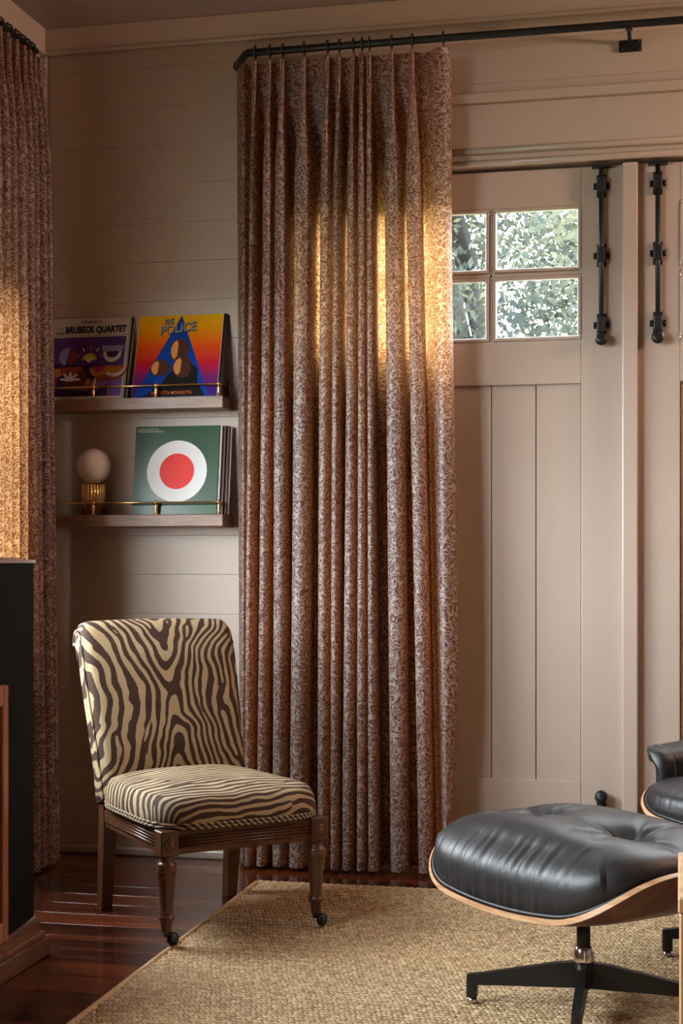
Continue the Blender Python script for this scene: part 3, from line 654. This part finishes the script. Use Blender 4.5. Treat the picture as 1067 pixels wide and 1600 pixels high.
def ply_shell(parent, D2, S0, S1, flat_, R, th=.0125, name='shell', rise=.02):
    """bent sheet with rounded corners: short at the corners (S0), long mid-side (S1); depth half D2"""
    nA, nR = 144, 18; top, bot = [], []
    for i in range(nR+1):
        t = 1-i/nR; top.append([]); bot.append([])
        for k in range(nA):
            q, v = unit_sq(2*PI*k/nA); top[-1].append(shell_pos(q*t, v*t, D2, S0, S1, flat_, R, rise)); bot[-1].append(shell_pos(q*t, v*t, D2, S0, S1, flat_, R, rise, th))
    sh = obj(name, grid(bot, True, flip=True), M['rosewood'], parent); obj('inner_veneer', grid(top, True), M['rosewood'], sh)
    obj('ply_edge', grid([top[0], bot[0]], True, flip=True), M['ply'], sh)
    return sh
def leather_cushion(parent, sp_, h, buttons, name='cushion', seed=1, wr=1.0, bulge=.024, z0=0.0):
    """cushion filling a shell described by sp_ = (D2, S0, S1, flat, R, rise); h: crown height over the shell's middle"""
    r_ = random.Random(seed); nA, nR = 480, 64; rows = []
    D2, S0, S1, fl_, R, rise = sp_; rimf = .965
    ph = [(r_.uniform(60, 190), r_.uniform(0, 6.28), r_.uniform(.3, 1)) for _ in range(9)]
    top = lambda w, d: z0+h
    for i in range(nR+8):
        row = []
        for k in range(nA):
            a = 2*PI*k/nA; q, v = unit_sq(a)
            rim = shell_pos(q*rimf, v*rimf, *sp_)
            if i < 8:
                f = i/8; p = shell_pos(q*rimf*(.80+.20*f), v*rimf*(.80+.20*f), *sp_); w, d, z = p.x, p.y, p.z+.004+z0
            else:
                t = 1-(i-8)/(nR-1); prof = (1-t**3.6)**.60; edge = abs(q)**6
                w, d = rim.x*t, rim.y*t; zr = rim.z+.005+z0
                z = zr+(z0+h-zr)*prof
                bul = bulge*math.sin(PI*min(1, (1-t)*4.6))*sm(.70, 1, t); nn_ = math.hypot(q, v); bs_ = 1 if abs(v) > .8 else .45
                w += bul*q/nn_*bs_; d += bul*v/nn_*bs_
                dip = 0
                for (bw, bd) in buttons:
                    rr = math.hypot((w-bw)*.8, d-bd); an = math.atan2(d-bd, w-bw)
                    dip += .038*math.exp(-(rr/.036)**2)+.024*math.exp(-(rr/.10)**2)
                    for aa, ww in ((.5, .16), (1.15, .12), (2.3, .14), (3.3, .15), (4.0, .10), (5.4, .13)):
                        da = (an-aa-seed*.2-bw*2+PI) % (2*PI)-PI; dip += wr*.0075*math.exp(-(da/ww)**2)*math.exp(-((rr-.075)/.045)**2)
                if len(buttons) == 2: dip += .006*math.exp(-((d-buttons[0][1])/.03)**2)*(1-sm(.1, .26, abs(w)))
                z -= dip
                if abs(v) > abs(q)*.7:
                    side = sm(.7, 1.05, abs(v)/max(abs(q), 1e-4))*sm(.66, .84, t)*(1-sm(.985, 1, t)); wk = sum(am*math.sin(fq*1.6*w+p) for fq, p, am in ph)/3.0
                    off = wr*.0034*side*wk*(1-sm(.16, .29, abs(w))); d += off*(1 if v > 0 else -1); z += off*.6
            row.append((w, d, z))
        rows.append(row)
    me = grid(rows, True)
    me2 = mesh('cushion', [v.co.copy() for v in me.vertices], [list(p.vertices) for p in me.polygons]+[list(range(nA))[::-1]], True)
    bm = bmesh.new(); bm.from_mesh(me2); bmesh.ops.remove_doubles(bm, verts=bm.verts[:], dist=1e-5); bmesh.ops.recalc_face_normals(bm, faces=bm.faces[:]); bm.to_mesh(me2); bm.free()
    me2.polygons.foreach_set('use_smooth', [True]*len(me2.polygons))
    cu_ = obj(name, me2, M['leather'], parent)
    obj('welt', tube([(rows[8][k][0]*1.004, rows[8][k][1]*1.004, rows[8][k][2]+.001) for k in range(nA)], .0045, 8, True), M['leather'], cu_)
    for (bw, bd) in buttons:
        obj('button', xf(lathe([(0, -.003), (.011, -.003), (.012, 0), (.008, .004), (0, .005)], 16), Matrix.Translation((bw, bd, z0+h-.066))), M['leather'], cu_)
    return cu_
def star_base(parent, n, L, a0, zt, zf, zcol):
    """spider base: tapered arms with a drop foot and polished glide, column with bright collar"""
    bs = obj('column', lathe([(0, zt-.03), (.016, zt-.03), (.016, zcol), (0, zcol)], 20), M['black_metal'], parent)
    obj('collar', lathe([(0, zt-.002), (.0245, zt-.002), (.025, zt+.002), (.0215, zt+.018), (.0195, zt+.034), (.017, zt+.036), (0, zt+.036)], 24), M['chrome'], bs)
    obj('hub', lathe([(0, zt-.062), (.020, zt-.062), (.024, zt-.054), (.024, zt-.004), (.022, zt), (0, zt)], 20), M['black_metal'], bs)
    for k in range(n):
        a = a0+2*PI*k/n
        secs = [(.012, zt-.060, zt-.001, .013), (.06, zt-.062, zt-.006, .013), (L*.55, zt-.064, zt-.024, .0125), (L-.026, zt-.068, zt-.043, .0125), (L-.0255, zf+.012, zt-.043, .0125), (L-.006, zf+.012, zt-.045, .0125), (L, zf+.012, zt-.048, .010)]
        R_ = [[(r, -w, z0), (r, w, z0), (r, w*.8, z1), (r, -w*.8, z1)] for r, z0, z1, w in secs]
        m_ = grid(R_, True, False); e = len(secs)*4
        m2 = mesh('arm', [v.co.copy() for v in m_.vertices], [list(p.vertices) for p in m_.polygons]+[[3, 2, 1, 0], [e-4, e-3, e-2, e-1]])
        lg = obj('base_leg', m2, M['black_metal'], parent, (0, 0, 0), (0, 0, a))
        obj('glide', lathe([(0, zf), (.0125, zf), (.0135, zf+.003), (.010, zf+.009), (.006, zf+.0125), (0, zf+.0125)], 16, True, (L-.013, 0, 0)), M['chrome'], lg)
ZR = .0120                                                            # rug surface
# ottoman
OA = math.radians(-45)
ot = thing('ottoman', 'black leather tufted ottoman with bent wood shell on star base', 'ottoman', (2.035, -1.575, 0), OA)
star_base(ot, 4, .272, math.radians(45)+0, .122, ZR, .262)
SPO = (.268, .302, .402, .185, .20, .02)
shn = ply_shell(ot, *SPO[:5], rise=SPO[5]); shn.location = (0, 0, .258)
oc = leather_cushion(ot, SPO, .212, [(-.165, -.01), (.165, -.01)], seed=3); oc.location = (0, 0, .258)
# lounge chair
lc = thing('lounge_chair', 'black leather lounge chair with bent wood shell behind the ottoman', 'chair', (2.545, -1.005, 0), OA)
star_base(lc, 5, .34, math.radians(232), .125, ZR, .30)
# seat, tipped back: sitter faces -d (towards the ottoman)
SPS = (.275, .305, .400, .20, .20, .02); TS = Matrix.Translation((0, -.03, .316)) @ Matrix.Rotation(math.radians(-7), 4, 'X')
shs = ply_shell(lc, *SPS[:5], rise=SPS[5], name='seat_shell'); shs.matrix_local = TS
sc_ = leather_cushion(lc, SPS, .150, [(-.15, .03), (.15, .03)], seed=5, name='seat_cushion', wr=.3); sc_.matrix_local = TS
for k, (y, z, ang, D2, nm) in enumerate([(.34, .585, 68, .19, 'back'), (.48, .925, 67, .165, 'headrest')]):
    T = Matrix.Translation((0, y, z)) @ Matrix.Rotation(math.radians(ang), 4, 'X'); SPB = (D2, .29, .36, .20, .24, .0)
    sh_ = ply_shell(lc, *SPB[:5], rise=0, name=nm+'_shell'); sh_.matrix_local = T
    cb = leather_cushion(lc, SPB, .10, [(-.15, 0), (.15, 0)], seed=8+k, name=nm+'_cushion', wr=.4); cb.matrix_local = T
obj('back_brace', join(box(-.19, -.16, .40, .418, .52, .98, .004), box(.16, .19, .40, .418, .52, .98, .004)), M['black_metal'], lc, rot=(math.radians(-14), 0, 0), loc=(0, .16, .08))
# armrests: padded pads with an outward rolled top
for sx in (-1, 1):
    sec2 = catmull([(.300, .375), (.304, .44), (.306, .490), (.314, .520), (.336, .538), (.368, .546), (.388, .544), (.394, .534), (.384, .520), (.358, .512), (.342, .495), (.338, .44), (.330, .375)], 4)
    rows = []
    for i in range(15):
        v = -1+2*i/14; q = math.sqrt(max(0, 1-max(0, (abs(v)-.82)/.18)**2)); yy = -.005+.165*v
        cx_, cz_ = .325, .45
        rows.append([(sx*(cx_+(x-cx_)*(.55+.45*q)), yy, cz_+(z-cz_)*(.90+.10*q)+.012*v) for x, z in sec2])
    m_ = grid(rows, True); nn = len(rows[0])
    m2 = mesh('arm', [v.co.copy() for v in m_.vertices], [list(p.vertices) for p in m_.polygons]+[list(range(nn))[::-1], list(range(14*nn, 15*nn))], True)
    bm = bmesh.new(); bm.from_mesh(m2); bmesh.ops.recalc_face_normals(bm, faces=bm.faces[:]); bm.to_mesh(m2); bm.free()
    ar = obj('armrest', m2, M['leather'], lc)
    obj('stitched_welt', tube([rows[2][j] for j in range(0, nn-1)], .0028, 6), M['leather'], ar)
    obj('arm_shell', join(box(.296, .304, -.13, .14, .33, .44, .003)) if sx > 0 else box(-.304, -.296, -.13, .14, .33, .44, .003), M['rosewood'], ar)
    obj('arm_ply_edge', box(min(sx*.294, sx*.306), max(sx*.294, sx*.306), -.138, -.128, .33, .44, .002), M['ply'], ar)

# ================================================================== RUG
RU0, RU1, RV0, RV1 = .918, 3.75, -3.0, -.388
rg = thing('rug', 'natural tan braided jute rug under the ottoman', 'rug', (RU0, RV1, 0))
obj('backing', box(0, RU1-RU0, RV0-RV1, 0, .0005, .0062, .002), M['jutebase'], rg)
px_, py_ = .0125, .0185
nx, ny = int((RU1-RU0)/px_), int((RV1-RV0)/py_)
I, J = np.meshgrid(np.arange(nx), np.arange(ny), indexing='ij'); I = I.ravel(); J = J.ravel(); N_ = len(I)
cxs = (I+.5)*px_+np.where(J % 2 == 0, 0, px_*.5)+rng.normal(0, .0009, N_)+.004*np.sin(J*.31); cys = -(J+.5)*py_+rng.normal(0, .0011, N_)+.003*np.sin(I*.07)
ang = np.where(J % 2 == 0, .55, -.55)+rng.normal(0, .10, N_)
la, lb = .0105+rng.normal(0, .0008, N_), .0054+rng.normal(0, .0004, N_); hh = np.clip(.0100+rng.normal(0, .0009, N_), .007, .0115)
loc8 = [(1, 0, 0), (.5, .9, 0), (-.5, .9, 0), (-1, 0, 0), (-.5, -.9, 0), (.5, -.9, 0), (.45, 0, 1), (-.45, 0, 1)]
V = np.zeros((N_, 8, 3), np.float32); ca, sa = np.cos(ang), np.sin(ang)
for k, (x, y, z) in enumerate(loc8):
    lx, ly = x*la, y*lb; V[:, k, 0] = cxs+ca*lx-sa*ly; V[:, k, 1] = cys+sa*lx+ca*ly; V[:, k, 2] = .004+z*(hh-.004)
Fq = np.array([[0, 1, 6], [1, 2, 7], [2, 3, 7], [3, 4, 7], [4, 5, 6], [5, 0, 6], [1, 7, 6], [4, 6, 7]], np.int32)
F = (Fq[None]+(np.arange(N_, dtype=np.int32)*8)[:, None, None]).reshape(-1, 3)
me = bpy.data.meshes.new('weave'); me.vertices.add(N_*8); me.vertices.foreach_set('co', V.ravel()); me.loops.add(F.size); me.loops.foreach_set('vertex_index', F.ravel())
me.polygons.add(len(F)); me.polygons.foreach_set('loop_start', np.arange(0, F.size, 3, dtype=np.int32)); me.polygons.foreach_set('use_smooth', np.ones(len(F), bool)); me.update(calc_edges=True); me.validate()
tn = np.clip(rng.normal(.55, .26, N_), 0, 1); tn = np.where(rng.random(N_) < .05, .0, tn)
A0, A1 = np.array([.33, .215, .105]), np.array([.72, .53, .31]); cc = np.ones((N_, 8, 4), np.float32); cc[:, :, :3] = (A0+(A1-A0)*tn[:, None])[:, None, :]
ca_ = me.color_attributes.new('tone', 'FLOAT_COLOR', 'POINT'); ca_.data.foreach_set('color', cc.ravel())
wv = obj('braided_weave', me, M['jute'], rg); wv['kind'] = 'stuff'
# plaited border cord along the visible edges
def cord(p0, p1, n):
    vs_, fs = [], []
    pts = [Vector(p0).lerp(Vector(p1), k/n) for k in range(n+1)]; d = (Vector(p1)-Vector(p0)).normalized(); nrm = Vector((-d.y, d.x, 0))
    ms = []
    for k in range(n):
        a = pts[k]-d*.006; b = pts[k+1]+d*.006
        ms.append(tube([a+nrm*.006, (a+b)/2+Vector((0, 0, .0012)), b-nrm*.006], [.0035, .0068, .0035], 6))
    return join(*ms)
bd = join(cord((-.002, .003, .0068), (RU1-RU0, .003, .0068), 120), cord((-.003, 0, .0068), (-.003, RV0-RV1, .0068), 112))
ca_ = bd.color_attributes.new('tone', 'FLOAT_COLOR', 'POINT'); ca_.data.foreach_set('color', np.tile(np.array([.58, .41, .22, 1], np.float32), len(bd.vertices)))
b_ = obj('border_cord', bd, M['jute'], rg); b_['kind'] = 'stuff'

# ================================================================== SPEAKER (left) and SIDE TABLE (right edge)
sp = thing('floor_speaker', 'tall black cloth floor speaker with cherry wood front on stepped plinth', 'speaker', (.36, -1.86, 0))
YB = .486                                                            # far end, local y (world -1.374)
def plan(n=40, inset=0.0):                                           # rounded cabinet plan: flat back, bowed front
    pts = [(-.25+inset, YB-inset), (.16, YB-inset)]
    for k in range(n+1):
        t = k/n; y = YB-inset-(2*(YB-inset))*t; u = y/YB
        pts.append((.222-inset+.036*(1-abs(u)**2.4), y))
    pts += [(.16, -YB+inset), (-.25+inset, -YB+inset)]; return pts
def slab(inset, z0, z1, mat, nm):
    p = plan(40, inset); n_ = len(p); v_ = [(x, y, z0) for x, y in p]+[(x, y, z1) for x, y in p]
    f_ = [list(range(n_))[::-1], list(range(n_, 2*n_))]+[[i, (i+1) % n_, n_+(i+1) % n_, n_+i] for i in range(n_)]
    return obj(nm, mesh(nm, v_, f_), mat, sp)
slab(.004, .108, 1.046, M['grille'], 'cloth_body'); slab(0.0, .098, .110, M['chrome'], 'bottom_trim'); slab(0.0, 1.044, 1.052, M['chrome'], 'top_trim'); slab(.035, 1.052, 1.058, M['cherry'], 'top_panel')
obj('cloth_seam', box(.2195, .2285, YB-.075, YB-.072, .112, 1.043), M['rubber'], sp)
obj('rear_trim', box(-.25, -.10, -.45, .40, 1.055, 1.064, .002), M['chrome'], sp)
obj('plinth', join(box(-.24, .235, -.56, .492, .052, .098, .004), box(-.25, .256, -.57, .512, 0.0, .052, .004)), M['plinthwood'], sp)
obj('plinth_moulding', box(-.245, .246, -.565, .502, .050, .066, .005, 2), M['plinthwood'], sp)
# wooden front: frame with inset panels
FRX0, FRX1, FY0, FY1, FZ0, FZ1 = .245, .300, -.62, .156, .125, .748
fr_ = obj('wood_frame', join(box(FRX0, FRX1, FY1-.030, FY1, FZ0, FZ1, .003), box(FRX0, FRX1, FY0, FY0+.045, FZ0, FZ1, .003), box(FRX0, FRX1, FY0+.045, FY1-.030, FZ1-.05, FZ1, .003), box(FRX0, FRX1, FY0+.045, FY1-.030, FZ0, FZ0+.05, .003)), M['cherry'], sp)
obj('wood_panel', box(FRX0, FRX1-.012, FY0+.052, FY1-.038, .49, FZ1-.057, .003), M['cherry'], fr_); obj('wood_panel', box(FRX0, FRX1-.012, FY0+.052, FY1-.038, FZ0+.057, .482, .003), M['cherry'], fr_)
tb = thing('side_table', 'light oak side table with solid panel sides near the ottoman', 'table', (2.46, -2.39, 0))
obj('top', box(-.21, .25, -.2, .2, .472, .499, .003), M['oak'], tb)
obj('side_panel', box(-.208, -.183, -.198, .198, ZR, .472, .003), M['oak'], tb); obj('side_panel', box(.223, .248, -.198, .198, ZR, .472, .003), M['oak'], tb)
obj('shelf', box(-.183, .223, -.19, .19, .20, .222, .002), M['oak'], tb)

# ================================================================== ADDED LAMP (unseen, put in for warm light along the doors from the right)
g = G('added_lamp_glow'); em = g.n('Emission', {'Color': (1.0, .66, .49), 'Strength': 420.0}); g.t.links.new(em.outputs[0], g.out.inputs[0])
fl_ = thing('added_lamp', 'added lamp out of view, glowing globe in a dark bowl that blocks downward light', 'lamp', (4.75, -.8, 0))
obj('base', lathe([(0, 0), (.15, 0), (.15, .015), (.03, .03), (0, .03)], 28), M['brass'], fl_); obj('pole', tube([(0, 0, .02), (0, 0, 2.16)], .011, 12), M['brass'], fl_)
obj('globe', sphere((0, 0, 2.35), .15, 28, 18), g.m, fl_)
obj('bowl', lathe([(0, 2.155), (.06, 2.158), (.14, 2.185), (.20, 2.23), (.24, 2.29), (.236, 2.29), (.196, 2.233), (.137, 2.189), (.06, 2.162), (0, 2.16)], 32), M['iron'], fl_)  # added to block the lamp downwards, so the lower doors stay darker
# ================================================================== OUTSIDE
struct(obj('ground', box(-30, 34, -36, 40, -.25, -.1), plain('lawn', (.05, .06, .025), .95, nz=.4, ns=6)), 'lawn outside the house', 'ground')
M['bark'] = plain('bark', (.022, .020, .020), .9, nz=.5, ns=9)
g = G('leaf'); r = g.noise(g.n('NewGeometry').outputs['Position'], 1.6, 3)
c = g.ramp(r, [(.35, (.034, .041, .041)), (.5, (.064, .074, .056)), (.65, (.105, .104, .070))])
df = g.n('BsdfDiffuse', {'Color': c}).outputs[0]; tl = g.n('BsdfTranslucent', {'Color': c}).outputs[0]; mx = g.n('MixShader', {0: .5, 1: df, 2: tl}); g.t.links.new(mx.outputs[0], g.out.inputs[0]); M['leaf'] = g.m
def tree(x, y, h, lean, label, nl, R, zc, seed):
    r_ = np.random.default_rng(seed); t = thing('tree', label, 'tree', (x, y, -.1))
    obj('trunk', join(tube([(0, 0, 0), (lean*.3, 0, h*.3), (lean*.8, .1, h*.62), (lean*1.2, .1, h)], [.24, .2, .14, .05], 10),
        *[tube([(lean*.5*k/3, 0, h*(.3+.1*k)), (math.cos(k*2.1)*R*.4, math.sin(k*2.1)*R*.4, h*(.48+.1*k)), (math.cos(k*2.1)*R*.8, math.sin(k*2.1)*R*.8, h*(.6+.1*k))], [.1, .06, .02], 7) for k in range(5)]), M['bark'], t)
    nc = 90; cen = r_.normal(0, 1, (nc, 3)); cen /= np.linalg.norm(cen, axis=1)[:, None]; cen *= (r_.random(nc)**.4)[:, None]; cen *= np.array([R, R*.8, h*.42]); cen[:, 2] += zc
    p = cen[r_.integers(0, nc, nl)]+r_.normal(0, .27, (nl, 3)); u = r_.normal(0, 1, (nl, 3)); u /= np.linalg.norm(u, axis=1)[:, None]; w = np.cross(u, r_.normal(0, 1, (nl, 3))); w /= np.linalg.norm(w, axis=1)[:, None]
    s_ = r_.uniform(.022, .055, nl)[:, None]; V = np.stack([p-u*s_, p+w*s_*.5, p+u*s_, p-w*s_*.5], 1)
    fo = obj('foliage', mesh('leaves', V.reshape(-1, 3).tolist(), (np.arange(nl*4).reshape(-1, 4)).tolist()), M['leaf'], t); fo['kind'] = 'stuff'
tree(.75, 8.2, 7.5, -1.0, 'leaning tree with pale green leaves seen through the door panes', 42000, 3.0, 4.6, 3)
tree(6.9, 9.5, 7.0, .4, 'broad leafy tree standing beyond the leaning one outside', 22000, 2.8, 4.2, 5)
tree(-5.6, 10.0, 7.0, .5, 'leafy tree outside farther along the lawn behind the curtain', 16000, 2.6, 4.2, 6)
bpy.context.view_layer.update()
